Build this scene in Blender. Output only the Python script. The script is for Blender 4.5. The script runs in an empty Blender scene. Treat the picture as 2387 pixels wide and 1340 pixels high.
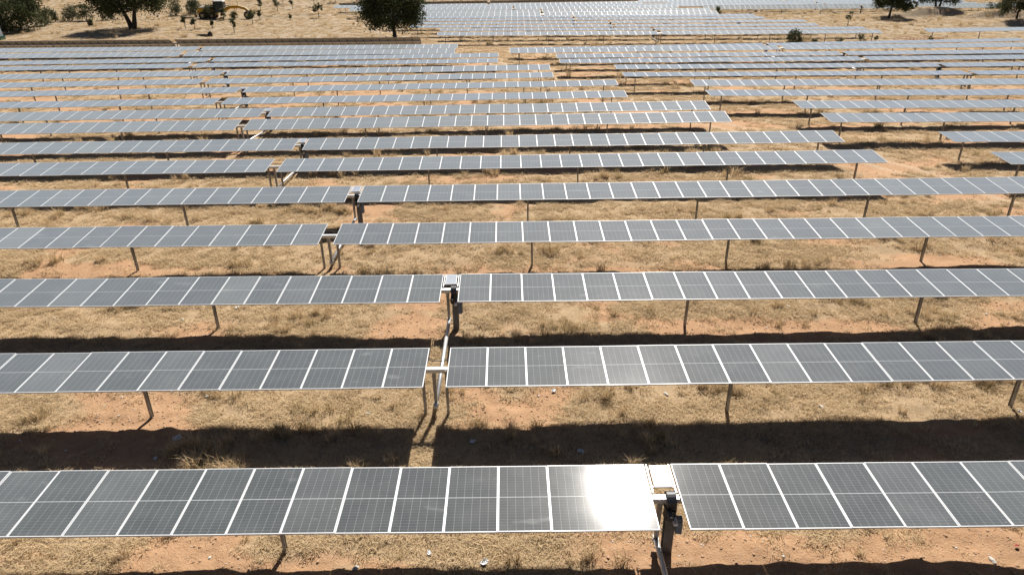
import bpy, bmesh, math, random
import numpy as np
from mathutils import Matrix, Vector
rng = np.random.default_rng(11)
random.seed(11)
R = math.radians
scene = bpy.context.scene
col = scene.collection

# ------------------------------------------------------------------ camera, sky, sun, exposure
SUN_EL, SUN_AZ = 46.0, 13.5            # degrees; azimuth clockwise from +Y (away from the camera)
cam = bpy.data.cameras.new('camera')
cam.sensor_width = 36.0
cam.lens = 24.0
cam.clip_start, cam.clip_end = 0.1, 6000
cam_ob = bpy.data.objects.new('camera', cam)
col.objects.link(cam_ob)
_th, _ya, _ro = R(25.75), R(0.19), R(0.78)
_fw = np.array([math.sin(_ya) * math.cos(_th), math.cos(_ya) * math.cos(_th), -math.sin(_th)])
_rt = np.array([math.cos(_ya), -math.sin(_ya), 0.0])
_dn = np.cross(_fw, _rt)
_c, _s = math.cos(_ro), math.sin(_ro)
_r2, _d2 = _c * _rt + _s * _dn, -_s * _rt + _c * _dn
cam_ob.matrix_world = Matrix(((_r2[0], -_d2[0], -_fw[0], 0), (_r2[1], -_d2[1], -_fw[1], 0),
                              (_r2[2], -_d2[2], -_fw[2], 11.0), (0, 0, 0, 1)))
scene.camera = cam_ob

world = bpy.data.worlds.new('World')
scene.world = world
world.use_nodes = True
wn = world.node_tree
bg = wn.nodes['Background']
sky = wn.nodes.new('ShaderNodeTexSky')
sky.sky_type = 'NISHITA'
sky.sun_disc = False
sky.sun_elevation = R(SUN_EL)
sky.sun_rotation = R(SUN_AZ)
sky.altitude = 300
sky.air_density = 0.45
sky.dust_density = 1.4
sky.ozone_density = 1.0
wn.links.new(sky.outputs[0], bg.inputs[0])
bg.inputs[1].default_value = 0.05

sun = bpy.data.lights.new('sun', 'SUN')
sun.energy = 5.0
sun.angle = R(0.53)
sun.color = (1.0, 0.95, 0.87)
sun_ob = bpy.data.objects.new('sun', sun)
col.objects.link(sun_ob)
sun_ob.location = (0, 60, 60)
_sd = Vector((math.sin(R(SUN_AZ)) * math.cos(R(SUN_EL)), math.cos(R(SUN_AZ)) * math.cos(R(SUN_EL)), math.sin(R(SUN_EL))))
sun_ob.rotation_euler = _sd.to_track_quat('Z', 'Y').to_euler()

vs = scene.view_settings
vs.view_transform = 'Standard'
vs.look = 'None'
vs.exposure = 0.55
vs.gamma = 1.0
vs.use_curve_mapping = False
scene.cycles.use_denoising = True
scene.cycles.max_bounces = 6
scene.cycles.diffuse_bounces = 1

# ------------------------------------------------------------------ row table
P_MOD, L_MOD, AXIS_H = 1.02, 1.75, 1.46
def row_y(i): return 10.43 + 4.75 * i
def centre_x(i, block): return 3.04 - 4.97 * math.ceil(i / 2) + 68.0 * block
# (row index, block across the aisles, slope along x, axis height at x = 0, tilt towards -y in degrees)
ROWS = [
    (-1, 0, -0.006, 1.36, 4.0),
    (0, 0, -0.0071, 1.36, 2.4), (1, 0, -0.0030, 1.421, 3.0), (2, 0, -0.0047, 1.410, 5.0), (3, 0, -0.0029, 1.497, 5.8),
    (4, 0, -0.0011, 1.575, 6.0), (5, 0, 0.0009, 1.649, 6.1), (6, 0, 0.0006, 1.557, 7.8), (7, 0, 0.0029, 1.732, 9.5),
    (8, 0, 0.0021, 1.542, 8.4), (9, 0, 0.0039, 1.548, 5.1), (10, 0, 0.0046, 1.616, 4.9), (11, 0, 0.0048, 1.622, 5.9),
    (12, 0, 0.0038, 1.623, 7.5), (13, 0, 0.0025, 1.699, 5.3), (14, 0, 0.0023, 1.640, 6.5), (15, 0, -0.0029, 1.542, 10.5),
    (16, 0, -0.0044, 1.532, 9.3), (17, 0, -0.0041, 1.70, -34.0),
    (5, 1, -0.0120, 1.775, 4.9), (6, 1, -0.0100, 1.691, 6.1), (7, 1, -0.0104, 1.821, 6.1), (8, 1, -0.0097, 1.720, 6.7),
    (9, 1, -0.0111, 1.730, 4.4), (10, 1, -0.0098, 1.696, 6.1), (11, 1, -0.0081, 1.656, 3.0), (12, 1, -0.0065, 1.625, 4.2),
    (13, 1, -0.0047, 1.567, 5.4), (14, 1, -0.0038, 1.467, 5.6), (15, 1, -0.0013, 1.468, 7.3), (16, 1, 0.0050, 1.104, 3.4),
    (19, 1, -0.0078, 1.557, 9.3), (20, 1, -0.0087, 1.661, 5.2), (21, 1, -0.0082, 1.719, 5.6), (22, 1, -0.0064, 1.812, 5.9),
    (23, 1, -0.0050, 1.908, 5.6), (24, 1, -0.0049, 1.964, 6.4), (25, 1, -0.0041, 2.082, 15.0), (26, 1, -0.0047, 2.256, 12.2),
    (27, 1, -0.0041, 2.491, 11.8), (28, 1, -0.0010, 2.53, 9.0), (29, 1, -0.0005, 2.58, 13.0), (30, 1, 0.0030, 2.78, -26.0),
    (19, 2, 0.0000, 1.22, 10.0),
    (28, 2, -0.0069, 2.146, 25.5), (29, 2, -0.0060, 2.20, 9.0), (30, 2, -0.0060, 2.30, 9.0), (31, 2, -0.0060, 2.42, 10.0),
    (32, 2, -0.0060, 2.52, 10.0), (33, 2, -0.0060, 2.62, 10.0),
]
HALF = 0.28 + 30 * P_MOD
def x_limit(y): return 0.70 * y + 13.0

# ------------------------------------------------------------------ terrain height
_sam = []
for i, b, sl, z0, t in ROWS:
    y = row_y(i); c = centre_x(i, b)
    for x in np.linspace(max(c - HALF, -x_limit(y)), min(c + HALF, x_limit(y)), 9):
        _sam.append((x, y, z0 + sl * x - (1.36 if i <= 0 else AXIS_H)))
_sam += [(-95, 95, .7), (-60, 106, .75), (-85, 112, 1.0), (-35, 106, .6), (-50, 125, 1.3), (-90, 130, 1.8), (-60, 150, 2.3), (-100, 155, 2.9),
         (-50, 175, 3.2), (-100, 180, 3.8), (-20, 175, 2.4), (20, 180, 1.9), (60, 190, 1.6), (110, 190, 1.2), (100, 130, .4), (80, 120, .2),
         (60, 112, 0), (110, 100, 0), (20, 93, 0), (-100, 220, 4.5), (0, 220, 3.0), (100, 220, 2.2),
         (-30, 0, 0), (0, 0, -.1), (30, 0, -.2), (-40, -20, 0), (40, -20, -.2), (-60, 60, .1), (-45, 30, .1), (50, 30, -.1), (75, 60, -.2)]
_sam += [(x, 13.1, -.24) for x in (-4, -1, 2, 5, 8, 11, 14, 17, 20) for _ in (0, 1)]
_sam = np.array(_sam, float)
# earth banks at the far right: (x, y, radius x, radius y, height)
BANKS = [(78.5, 134.0, 7, 1.5, 1.9), (90.0, 130.5, 8, 1.4, 1.5), (89.0, 118.5, 9, 1.5, 1.3), (-46.0, 141, 7, .8, .5), (-38.5, 146, 6, .8, .5)]
def vnoise(x, y, seed):
    xi = np.floor(x); yi = np.floor(y); fx = x - xi; fy = y - yi
    fx = fx * fx * (3 - 2 * fx); fy = fy * fy * (3 - 2 * fy)
    def h(a, b):
        n = np.sin(a * 127.1 + b * 311.7 + seed * 74.7) * 43758.5453
        return n - np.floor(n)
    return (h(xi, yi) * (1 - fx) + h(xi + 1, yi) * fx) * (1 - fy) + (h(xi, yi + 1) * (1 - fx) + h(xi + 1, yi + 1) * fx) * fy
def fbm(x, y, seed, oct=3):
    v = 0; a = .5; s = 0
    for k in range(oct):
        v = v + a * vnoise(x * 2 ** k, y * 2 ** k, seed + k); s += a; a *= .5
    return v / s
def base_z(x, y):
    x = np.asarray(x, float); y = np.asarray(y, float)
    shp = x.shape
    xf, yf = x.ravel(), y.ravel()
    out = np.zeros(xf.size)
    for k in range(0, xf.size, 20000):
        a, b = xf[k:k + 20000, None], yf[k:k + 20000, None]
        bw = 5 + .03 * np.abs(b)
        d2 = ((a - _sam[:, 0]) / (bw * 1.6)) ** 2 + ((b - _sam[:, 1]) / bw) ** 2
        w = np.exp(-.5 * np.minimum(d2, 1200)) + 1e-9 / (1 + d2) ** 2
        out[k:k + 20000] = (w @ _sam[:, 2]) / w.sum(1)
    z = out.reshape(shp)
    for bx, by, rx, ry, h in BANKS:
        q = np.exp(-((x - bx) / rx) ** 2 - ((y - by) / ry) ** 2)
        z = z + h * q * (1 + .4 * (vnoise(x * .5, y * .5, 3) - .5))
    far = np.clip((np.hypot(x, y) - 260) / 900, 0, 1)
    z = z + far * far * 34 * (.35 + fbm(x / 420, y / 420, 9))
    return z
def ground_z(x, y):
    x = np.asarray(x, float); y = np.asarray(y, float)
    z = base_z(x, y)
    z = z + np.clip(.19 - (y - 40) / 400, .05, .19) * (fbm(x / 2.6, y / 1.5, 21) - .5) + .07 * (vnoise(x / .45, y / .45, 5) - .5)
    fade = np.clip(1 - (y - 10) / 35, 0, 1)
    return z + fade * .035 * (vnoise(x / .16, y / .16, 6) - .5)
def track_mask(x, y):
    """two worn wheel ruts along the aisle between the blocks and along the outer field"""
    d = np.abs(np.asarray(x, float) - (22 - .523 * (np.asarray(y, float) - 36.5)) + .8 * np.sin(np.asarray(y, float) / 7.0))
    return np.exp(-((d - .85) / .28) ** 2) * np.clip((np.asarray(y, float) - 20) / 8, 0, 1)
def soil_mask(x, y):
    """1 where bare reddish soil shows, 0 where the dry grass mat covers it"""
    x = np.asarray(x, float); y = np.asarray(y, float)
    ph = ((y - 10.43 + .3) / 4.75 + .5) % 1.0 - .5           # 0 on a row axis
    strip = np.exp(-(ph / .20) ** 2)
    n = fbm(x / 3.4, y / 1.9, 31, 4)
    m = np.clip((n + .16 * strip - .57) * 5.5, 0, 1)
    return m * np.clip(1 - (y - 70) / 50, .25, 1)

# ------------------------------------------------------------------ helpers
def mesh_ob(name, verts, faces, mats, parent=None, mat_idx=None, smooth=False):
    me = bpy.data.meshes.new(name)
    me.from_pydata([tuple(v) for v in verts], [], [tuple(f) for f in faces])
    for m in (mats if isinstance(mats, (list, tuple)) else [mats]): me.materials.append(m)
    if mat_idx is not None: me.polygons.foreach_set('material_index', np.asarray(mat_idx, np.int32))
    if smooth: me.polygons.foreach_set('use_smooth', np.ones(len(me.polygons), bool))
    me.update()
    o = bpy.data.objects.new(name, me)
    col.objects.link(o)
    if parent: o.parent = parent
    return o
def put(name, me, parent, loc=(0, 0, 0), rot=(0, 0, 0)):
    o = bpy.data.objects.new(name, me)
    col.objects.link(o)
    o.parent = parent
    o.location = loc
    o.rotation_euler = rot
    return o
def empty(name, loc, label, cat, group=None, rz=0):
    o = bpy.data.objects.new(name, None)
    o.empty_display_size = .3
    col.objects.link(o)
    o.location = loc
    o.rotation_euler = (0, 0, rz)
    return tag(o, label, cat, group)
def tag(o, label, cat, group=None):
    o['label'] = label; o['category'] = cat
    if group: o['group'] = group
    return o
class MB:
    """collects simple solids into one mesh"""
    def __init__(s): s.v = []; s.f = []; s.m = []
    def box(s, c, size, mi=0, rot=None, taper=1.0):
        n = len(s.v); hx, hy, hz = [q / 2 for q in size]
        for z, k in ((-hz, 1), (hz, taper)):
            for x, y in ((-hx, -hy), (hx, -hy), (hx, hy), (-hx, hy)):
                p = Vector((x * k, y * k, z))
                if rot: p = rot @ p
                s.v.append((p.x + c[0], p.y + c[1], p.z + c[2]))
        for q in ((3, 2, 1, 0), (4, 5, 6, 7), (0, 1, 5, 4), (1, 2, 6, 5), (2, 3, 7, 6), (3, 0, 4, 7)):
            s.f.append([n + i for i in q]); s.m.append(mi)
        return s
    def tube(s, pts, rad, seg=8, mi=0, cap=True):
        pts = [Vector(p) for p in pts]
        rad = rad if isinstance(rad, (list, tuple)) else [rad] * len(pts)
        n0 = len(s.v)
        for i, p in enumerate(pts):
            d = (pts[min(i + 1, len(pts) - 1)] - pts[max(i - 1, 0)]).normalized()
            u = d.orthogonal().normalized() if abs(d.z) > .95 else d.cross(Vector((0, 0, 1))).normalized()
            w = d.cross(u)
            for k in range(seg):
                a = 2 * math.pi * k / seg
                q = p + rad[i] * (math.cos(a) * u + math.sin(a) * w)
                s.v.append(tuple(q))
        for i in range(len(pts) - 1):
            for k in range(seg):
                a = n0 + i * seg + k; b = n0 + i * seg + (k + 1) % seg
                s.f.append([a, b, b + seg, a + seg]); s.m.append(mi)
        if cap:
            s.f.append([n0 + k for k in range(seg)][::-1]); s.m.append(mi)
            e = n0 + (len(pts) - 1) * seg
            s.f.append([e + k for k in range(seg)]); s.m.append(mi)
        return s
    def mesh(s, name, mats, smooth=False):
        me = bpy.data.meshes.new(name)
        me.from_pydata(s.v, [], s.f)
        for m in (mats if isinstance(mats, (list, tuple)) else [mats]): me.materials.append(m)
        me.polygons.foreach_set('material_index', np.asarray(s.m, np.int32))
        if smooth: me.polygons.foreach_set('use_smooth', np.ones(len(s.f), bool))
        me.update()
        return me
    def build(s, name, mats, parent=None, smooth=False):
        o = bpy.data.objects.new(name, s.mesh(name, mats, smooth))
        col.objects.link(o)
        if parent: o.parent = parent
        return o

# ------------------------------------------------------------------ materials
def new_mat(name):
    m = bpy.data.materials.new(name); m.use_nodes = True
    nt = m.node_tree
    return m, nt, nt.nodes['Principled BSDF']
def N(nt, typ, **kw):
    n = nt.nodes.new(typ)
    for k, v in kw.items():
        if k in ('operation', 'blend_type', 'data_type', 'attribute_name', 'noise_dimensions', 'feature'): setattr(n, k, v)
        else: n.inputs[k].default_value = v
    return n
def plain(name, rgb, rough=.6, metal=0.0, noise=.12, scale=6.0, spec=.5):
    """paint or metal with a little uneven wear"""
    m, nt, b = new_mat(name)
    tc = N(nt, 'ShaderNodeTexCoord'); nz = N(nt, 'ShaderNodeTexNoise', Scale=scale, Detail=5.0)
    nt.links.new(tc.outputs['Object'], nz.inputs['Vector'])
    rp = N(nt, 'ShaderNodeMapRange'); rp.inputs['From Min'].default_value = .3; rp.inputs['From Max'].default_value = .7
    rp.inputs['To Min'].default_value = 1 - noise; rp.inputs['To Max'].default_value = 1 + noise
    nt.links.new(nz.outputs['Fac'], rp.inputs['Value'])
    mx = N(nt, 'ShaderNodeVectorMath', operation='SCALE'); mx.inputs[0].default_value = rgb
    nt.links.new(rp.outputs['Result'], mx.inputs['Scale'])
    nt.links.new(mx.outputs[0], b.inputs['Base Color'])
    b.inputs['Roughness'].default_value = rough; b.inputs['Metallic'].default_value = metal
    b.inputs['Specular IOR Level'].default_value = spec
    return m
M = {}
M['frame'] = plain('anodised_frame', (.73, .75, .77), .45, .08, .05, 3)
M['back'] = plain('backsheet', (.40, .38, .34), .7, 0, .08, 2)
M['steel'] = plain('galvanised_steel', (.42, .41, .39), .5, .55, .2, 9)
M['steel_light'] = plain('bright_galvanised_tube', (.66, .67, .68), .38, .45, .12, 7)
M['post'] = plain('weathered_post', (.40, .375, .33), .55, .4, .2, 8)
M['mpost'] = plain('dark_motor_post', (.20, .19, .175), .6, .3, .2, 8)
M['dark'] = plain('dark_drive', (.05, .052, .058), .5, .2, .2, 8)
M['box'] = plain('grey_control_box', (.22, .25, .29), .5, 0, .06, 6)
M['whitep'] = plain('white_plastic', (.78, .78, .77), .4, 0, .05, 6)
M['cable'] = plain('black_cable', (.03, .03, .03), .6)
M['bark'] = plain('bark', (.060, .047, .036), .9, 0, .35, 5)
M['yellow'] = plain('machine_yellow', (.58, .33, .035), .45, 0, .15, 2)
M['cabwhite'] = plain('cab_white', (.75, .74, .70), .45, 0, .08, 2)
M['cabglass'] = plain('cab_glass', (.03, .045, .045), .12, 0, .1, 2)
M['tyre'] = plain('tyre_rubber', (.035, .034, .032), .85, 0, .2, 4)
M['rim'] = plain('wheel_rim', (.55, .45, .25), .5, 0, .15, 4)
M['net'] = plain('orange_net', (.72, .16, .09), .7, 0, .15, 4)
M['stone'] = plain('pale_stone', (.60, .56, .50), .85, 0, .2, 12)
M['scrap'] = plain('white_scrap', (.78, .79, .80), .5, 0, .08, 10)
M['scrap_blue'] = plain('pale_blue_scrap', (.55, .64, .66), .5, 0, .08, 10)
M['scrap_red'] = plain('red_scrap', (.60, .05, .06), .5, 0, .08, 10)
M['tank'] = plain('tank_grey', (.20, .23, .26), .5, 0, .1, 2)
M['tankgreen'] = plain('tank_green', (.015, .08, .04), .5, 0, .1, 2)

def math_n(nt, op, a, b=None):
    n = nt.nodes.new('ShaderNodeMath'); n.operation = op
    for i, q in enumerate((a, b)):
        if q is None: continue
        if hasattr(q, 'is_linked') or hasattr(q, 'links'): nt.links.new(q, n.inputs[i])
        else: n.inputs[i].default_value = q
    return n.outputs[0]
def mixc(nt, fac, a, b):
    n = nt.nodes.new('ShaderNodeMix'); n.data_type = 'RGBA'
    for sock, q in ((n.inputs['Factor'], fac), (n.inputs['A'], a), (n.inputs['B'], b)):
        if hasattr(q, 'links'): nt.links.new(q, sock)
        else: sock.default_value = q if isinstance(q, float) else (*q, 1)
    return n.outputs['Result']

def cell_material():
    """dark half-cut cells under glass with a light grid, dust and per-panel variation"""
    m, nt, b = new_mat('solar_cells')
    tc = N(nt, 'ShaderNodeTexCoord'); sp = N(nt, 'ShaderNodeSeparateXYZ')
    nt.links.new(tc.outputs['Object'], sp.inputs[0])
    X, Y = sp.outputs[0], sp.outputs[1]
    cw = .97 / 6
    fx = math_n(nt, 'FRACT', math_n(nt, 'ADD', math_n(nt, 'DIVIDE', X, cw), 10.0))
    dx = math_n(nt, 'MULTIPLY', math_n(nt, 'MINIMUM', fx, math_n(nt, 'SUBTRACT', 1.0, fx)), cw)
    ay = math_n(nt, 'ABSOLUTE', Y)
    chh = .845 / 12
    fy = math_n(nt, 'FRACT', math_n(nt, 'DIVIDE', math_n(nt, 'SUBTRACT', ay, .010), chh))
    dy = math_n(nt, 'MULTIPLY', math_n(nt, 'MINIMUM', fy, math_n(nt, 'SUBTRACT', 1.0, fy)), chh)
    lx = math_n(nt, 'LESS_THAN', dx, .0034)
    ly = math_n(nt, 'LESS_THAN', dy, .0024)
    mid = math_n(nt, 'LESS_THAN', ay, .0065)
    edge = math_n(nt, 'GREATER_THAN', math_n(nt, 'ABSOLUTE', X), .484)
    oi = N(nt, 'ShaderNodeObjectInfo')
    wn1 = N(nt, 'ShaderNodeTexWhiteNoise', noise_dimensions='1D')
    nt.links.new(math_n(nt, 'MULTIPLY', oi.outputs['Random'], 71.3), wn1.inputs['W'])
    cellc = mixc(nt, oi.outputs['Random'], (.030, .032, .034), (.025, .029, .029))
    c = mixc(nt, math_n(nt, 'MULTIPLY', lx, .55), cellc, (.40, .43, .43))
    c = mixc(nt, math_n(nt, 'MULTIPLY', ly, .38), c, (.40, .43, .43))
    c = mixc(nt, math_n(nt, 'MAXIMUM', mid, edge), c, (.50, .52, .52))
    # dust film: even film per panel plus blotches and streaks
    va = N(nt, 'ShaderNodeVectorMath', operation='ADD')
    cx = N(nt, 'ShaderNodeCombineXYZ'); nt.links.new(math_n(nt, 'MULTIPLY', oi.outputs['Random'], 913.0), cx.inputs[0])
    nt.links.new(math_n(nt, 'MULTIPLY', wn1.outputs['Value'], 517.0), cx.inputs[1])
    nt.links.new(tc.outputs['Object'], va.inputs[0]); nt.links.new(cx.outputs[0], va.inputs[1])
    nz = N(nt, 'ShaderNodeTexNoise', Scale=1.5, Detail=6.0, Roughness=.6); nt.links.new(va.outputs[0], nz.inputs['Vector'])
    blot = N(nt, 'ShaderNodeMapRange'); nt.links.new(nz.outputs['Fac'], blot.inputs['Value'])
    blot.inputs['From Min'].default_value = .42; blot.inputs['From Max'].default_value = .85
    blot.inputs['To Max'].default_value = .10
    heavy = math_n(nt, 'MULTIPLY', math_n(nt, 'POWER', wn1.outputs['Value'], 6.0), .13)
    dust = math_n(nt, 'ADD', math_n(nt, 'ADD', blot.outputs[0], heavy), math_n(nt, 'ADD', .048, math_n(nt, 'MULTIPLY', oi.outputs['Random'], .035)))
    mp2 = N(nt, 'ShaderNodeMapping'); mp2.inputs['Scale'].default_value = (.9, 2.4, 1); mp2.inputs['Rotation'].default_value = (0, 0, .5)
    nt.links.new(va.outputs[0], mp2.inputs[0])
    nz2 = N(nt, 'ShaderNodeTexNoise', Scale=1.1, Detail=3.0, Roughness=.5); nt.links.new(mp2.outputs[0], nz2.inputs['Vector'])
    sm = N(nt, 'ShaderNodeMapRange'); nt.links.new(nz2.outputs['Fac'], sm.inputs['Value'])
    sm.inputs['From Min'].default_value = .66; sm.inputs['From Max'].default_value = .74; sm.inputs['To Max'].default_value = .17
    nz3 = N(nt, 'ShaderNodeTexVoronoi', Scale=3.0); nt.links.new(va.outputs[0], nz3.inputs['Vector'])
    drop = math_n(nt, 'MULTIPLY', math_n(nt, 'LESS_THAN', nz3.outputs['Distance'], .035), math_n(nt, 'GREATER_THAN', wn1.outputs['Value'], .72))
    dust = math_n(nt, 'ADD', dust, math_n(nt, 'ADD', sm.outputs[0], math_n(nt, 'MULTIPLY', drop, .6)))
    c = mixc(nt, dust, c, (.455, .468, .455))
    nt.links.new(c, b.inputs['Base Color'])
    rr = N(nt, 'ShaderNodeMapRange'); nt.links.new(nz.outputs['Fac'], rr.inputs['Value'])
    rr.inputs['To Min'].default_value = .060; rr.inputs['To Max'].default_value = .085
    nt.links.new(rr.outputs[0], b.inputs['Roughness'])
    b.inputs['IOR'].default_value = 1.5
    b.inputs['Coat Weight'].default_value = 1.0
    b.inputs['Coat Roughness'].default_value = .066
    b.inputs['Sheen Weight'].default_value = 1.0
    b.inputs['Sheen Roughness'].default_value = .46
    b.inputs['Sheen Tint'].default_value = (.88, .98, 1, 1)
    b.inputs['Coat IOR'].default_value = 1.5
    return m
M['cells'] = cell_material()

def ground_material():
    m, nt, b = new_mat('dry_ground')
    tc = N(nt, 'ShaderNodeTexCoord'); at = N(nt, 'ShaderNodeAttribute', attribute_name='soil')
    def nz(scale, detail=6, rough=.6, sq=None):
        n = N(nt, 'ShaderNodeTexNoise', Scale=scale, Detail=float(detail), Roughness=rough)
        if sq:
            mp = N(nt, 'ShaderNodeMapping'); mp.inputs['Scale'].default_value = sq
            nt.links.new(tc.outputs['Object'], mp.inputs[0]); nt.links.new(mp.outputs[0], n.inputs['Vector'])
        else: nt.links.new(tc.outputs['Object'], n.inputs['Vector'])
        return n.outputs['Fac']
    def rng_(v, a, c, d=0., e=1.):
        r = N(nt, 'ShaderNodeMapRange'); nt.links.new(v, r.inputs['Value'])
        for k, q in (('From Min', a), ('From Max', c), ('To Min', d), ('To Max', e)): r.inputs[k].default_value = q
        return r.outputs[0]
    n1, n2, n3, n4 = nz(.35, 5), nz(3.2, 7, .7), nz(14, 8, .75), nz(60, 4, .7)
    straw = mixc(nt, rng_(n2, .3, .72), (.33, .222, .125), (.47, .335, .20))
    straw = mixc(nt, rng_(n3, .35, .75), straw, (.55, .415, .265))
    straw = mixc(nt, rng_(n1, .45, .75, 0, .35), straw, (.39, .30, .215))
    soil = mixc(nt, rng_(n2, .3, .7), (.40, .215, .112), (.51, .305, .175))
    soil = mixc(nt, rng_(n3, .3, .75, 0, .65), soil, (.63, .43, .27))
    k = math_n(nt, 'ADD', at.outputs['Fac'], math_n(nt, 'MULTIPLY', math_n(nt, 'SUBTRACT', n3, .5), .9))
    c = mixc(nt, rng_(k, .25, .75), straw, soil)
    c = mixc(nt, rng_(n4, .62, .78, 0, .5), c, (.10, .065, .04))
    c = mixc(nt, rng_(n4, .22, .34, .35, 0), c, (.55, .44, .30))
    fl = N(nt, 'ShaderNodeAttribute', attribute_name='field')               # stubble field beyond the fence line: paler, greyer straw
    c = mixc(nt, math_n(nt, 'MULTIPLY', fl.outputs['Fac'], .8), c, mixc(nt, rng_(n2, .3, .72), (.26, .205, .145), (.44, .355, .25)))
    tk = N(nt, 'ShaderNodeAttribute', attribute_name='track')
    c = mixc(nt, math_n(nt, 'MULTIPLY', tk.outputs['Fac'], .75), c, (.56, .43, .30))
    nt.links.new(c, b.inputs['Base Color'])
    b.inputs['Roughness'].default_value = .95; b.inputs['Specular IOR Level'].default_value = .1
    h = math_n(nt, 'ADD', math_n(nt, 'MULTIPLY', n3, .05), math_n(nt, 'MULTIPLY', n4, .02))
    bp = N(nt, 'ShaderNodeBump', Strength=.9, Distance=1.0)
    nt.links.new(h, bp.inputs['Height']); nt.links.new(bp.outputs[0], b.inputs['Normal'])
    return m
M['ground'] = ground_material()

def blade_material(name, a, bcol, c3):
    m, nt, b = new_mat(name)
    oi = N(nt, 'ShaderNodeObjectInfo')
    c = mixc(nt, oi.outputs['Random'], a, bcol)
    at = N(nt, 'ShaderNodeAttribute', attribute_name='tone')
    c = mixc(nt, at.outputs['Fac'], c, c3)
    nt.links.new(c, b.inputs['Base Color'])
    b.inputs['Roughness'].default_value = .8; b.inputs['Specular IOR Level'].default_value = .2
    tr = N(nt, 'ShaderNodeBsdfTranslucent'); nt.links.new(c, tr.inputs['Color'])
    mx = N(nt, 'ShaderNodeMixShader'); mx.inputs[0].default_value = .3
    nt.links.new(b.outputs[0], mx.inputs[1]); nt.links.new(tr.outputs[0], mx.inputs[2])
    nt.links.new(mx.outputs[0], nt.nodes['Material Output'].inputs['Surface'])
    return m
M['straw'] = blade_material('straw', (.59, .41, .225), (.71, .52, .30), (.80, .64, .42))
M['weed'] = blade_material('brown_weed', (.42, .30, .155), (.52, .385, .20), (.58, .46, .26))
M['leaf_oak'] = blade_material('oak_leaves', (.026, .036, .015), (.038, .050, .020), (.125, .142, .058))
M['leaf_olive'] = blade_material('olive_leaves', (.060, .072, .036), (.085, .097, .050), (.14, .145, .075))
M['clod'] = plain('soil_clod', (.48, .31, .19), .95, 0, .3, 8)

# ------------------------------------------------------------------ ground sheet
def build_ground():
    core = np.linspace(-1, 1, 480)
    outer = np.array([1.02, 1.06, 1.12, 1.2, 1.35, 1.6, 2, 2.6, 3.5, 5, 7.5, 11])
    u = np.concatenate([-outer[::-1], core, outer])
    ys = np.concatenate([[-400, -250, -150, -90, -50, -25, -12, -4, 1, 4, 6], np.geomspace(7, 240, 560), np.geomspace(250, 3500, 40)])
    w = np.where(ys > 0, .80 * ys + 7, 40 - ys * .6)
    w = np.maximum(w, 12)
    X = u[None, :] * w[:, None]; Y = np.repeat(ys[:, None], len(u), 1)
    Z = ground_z(X, Y)
    nv, nu = X.shape
    idx = np.arange(nv * nu).reshape(nv, nu)
    q = np.stack([idx[:-1, :-1], idx[:-1, 1:], idx[1:, 1:], idx[1:, :-1]], -1).reshape(-1, 4)
    me = bpy.data.meshes.new('ground')
    me.vertices.add(nv * nu); me.vertices.foreach_set('co', np.stack([X, Y, Z], -1).ravel())
    me.loops.add(q.size); me.loops.foreach_set('vertex_index', q.ravel().astype(np.int32))
    me.polygons.add(len(q)); me.polygons.foreach_set('loop_start', np.arange(0, q.size, 4, dtype=np.int32))
    me.polygons.foreach_set('use_smooth', np.ones(len(q), bool))
    me.update(calc_edges=True)
    a = me.attributes.new('soil', 'FLOAT', 'POINT'); a.data.foreach_set('value', soil_mask(X, Y).ravel().astype(np.float32))
    a = me.attributes.new('track', 'FLOAT', 'POINT'); a.data.foreach_set('value', track_mask(X, Y).ravel().astype(np.float32))
    fd = np.clip((Y - 92) / 12, 0, 1) * np.clip((np.abs(X - 15) - 20) / 12 + np.clip((Y - 150) / 15, 0, 1), .25, 1)
    a = me.attributes.new('field', 'FLOAT', 'POINT'); a.data.foreach_set('value', fd.ravel().astype(np.float32))
    me.materials.append(M['ground'])
    o = bpy.data.objects.new('ground', me); col.objects.link(o); o['kind'] = 'structure'
    return o
build_ground()

# ------------------------------------------------------------------ solar trackers
PW, PL, PT = 1.012, 1.75, .035
LIP = .0165
def panel_meshes():
    hx, hy = PW / 2, PL / 2
    gx, gy = hx - LIP, hy - LIP
    g = MB()
    g.v += [(-gx, -gy, -.003), (gx, -gy, -.003), (gx, gy, -.003), (-gx, gy, -.003)]
    g.v += [(-gx, -gy, -.010), (gx, -gy, -.010), (gx, gy, -.010), (-gx, gy, -.010)]
    g.f += [[0, 1, 2, 3], [7, 6, 5, 4]]; g.m += [0, 1]
    jb = MB(); jb.box((0, 0, -.022), (.12, .10, .022), 0)
    f = MB()
    f.box((0, hy - LIP / 2, -PT / 2), (PW, LIP, PT)); f.box((0, -hy + LIP / 2, -PT / 2), (PW, LIP, PT))
    f.box((hx - LIP / 2, 0, -PT / 2), (LIP, PL - 2 * LIP, PT)); f.box((-hx + LIP / 2, 0, -PT / 2), (LIP, PL - 2 * LIP, PT))
    both = MB(); both.v = list(g.v); both.f = [list(x) for x in g.f]; both.m = list(g.m)
    n = len(both.v); both.v += f.v; both.f += [[n + i for i in x] for x in f.f]; both.m += [2] * len(f.f)
    return g.mesh('solar_panel', [M['cells'], M['back']]), f.mesh('frame', [M['frame']]), both.mesh('solar_panel', [M['cells'], M['back'], M['frame']])
ME_GLASS, ME_FRAME, ME_PANEL = panel_meshes()
def post_mesh(w, d, L, t=.012, mt='post'):
    b = MB()
    b.box((0, 0, -L / 2), (t, d - 2 * t, L))                        # web of an I section
    b.box((0, d / 2 - t / 2, -L / 2), (w, t, L)); b.box((0, -d / 2 + t / 2, -L / 2), (w, t, L))
    return b.mesh('post', [M[mt]])
ME_POST = post_mesh(.07, .10, 1.75, .010)
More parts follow.
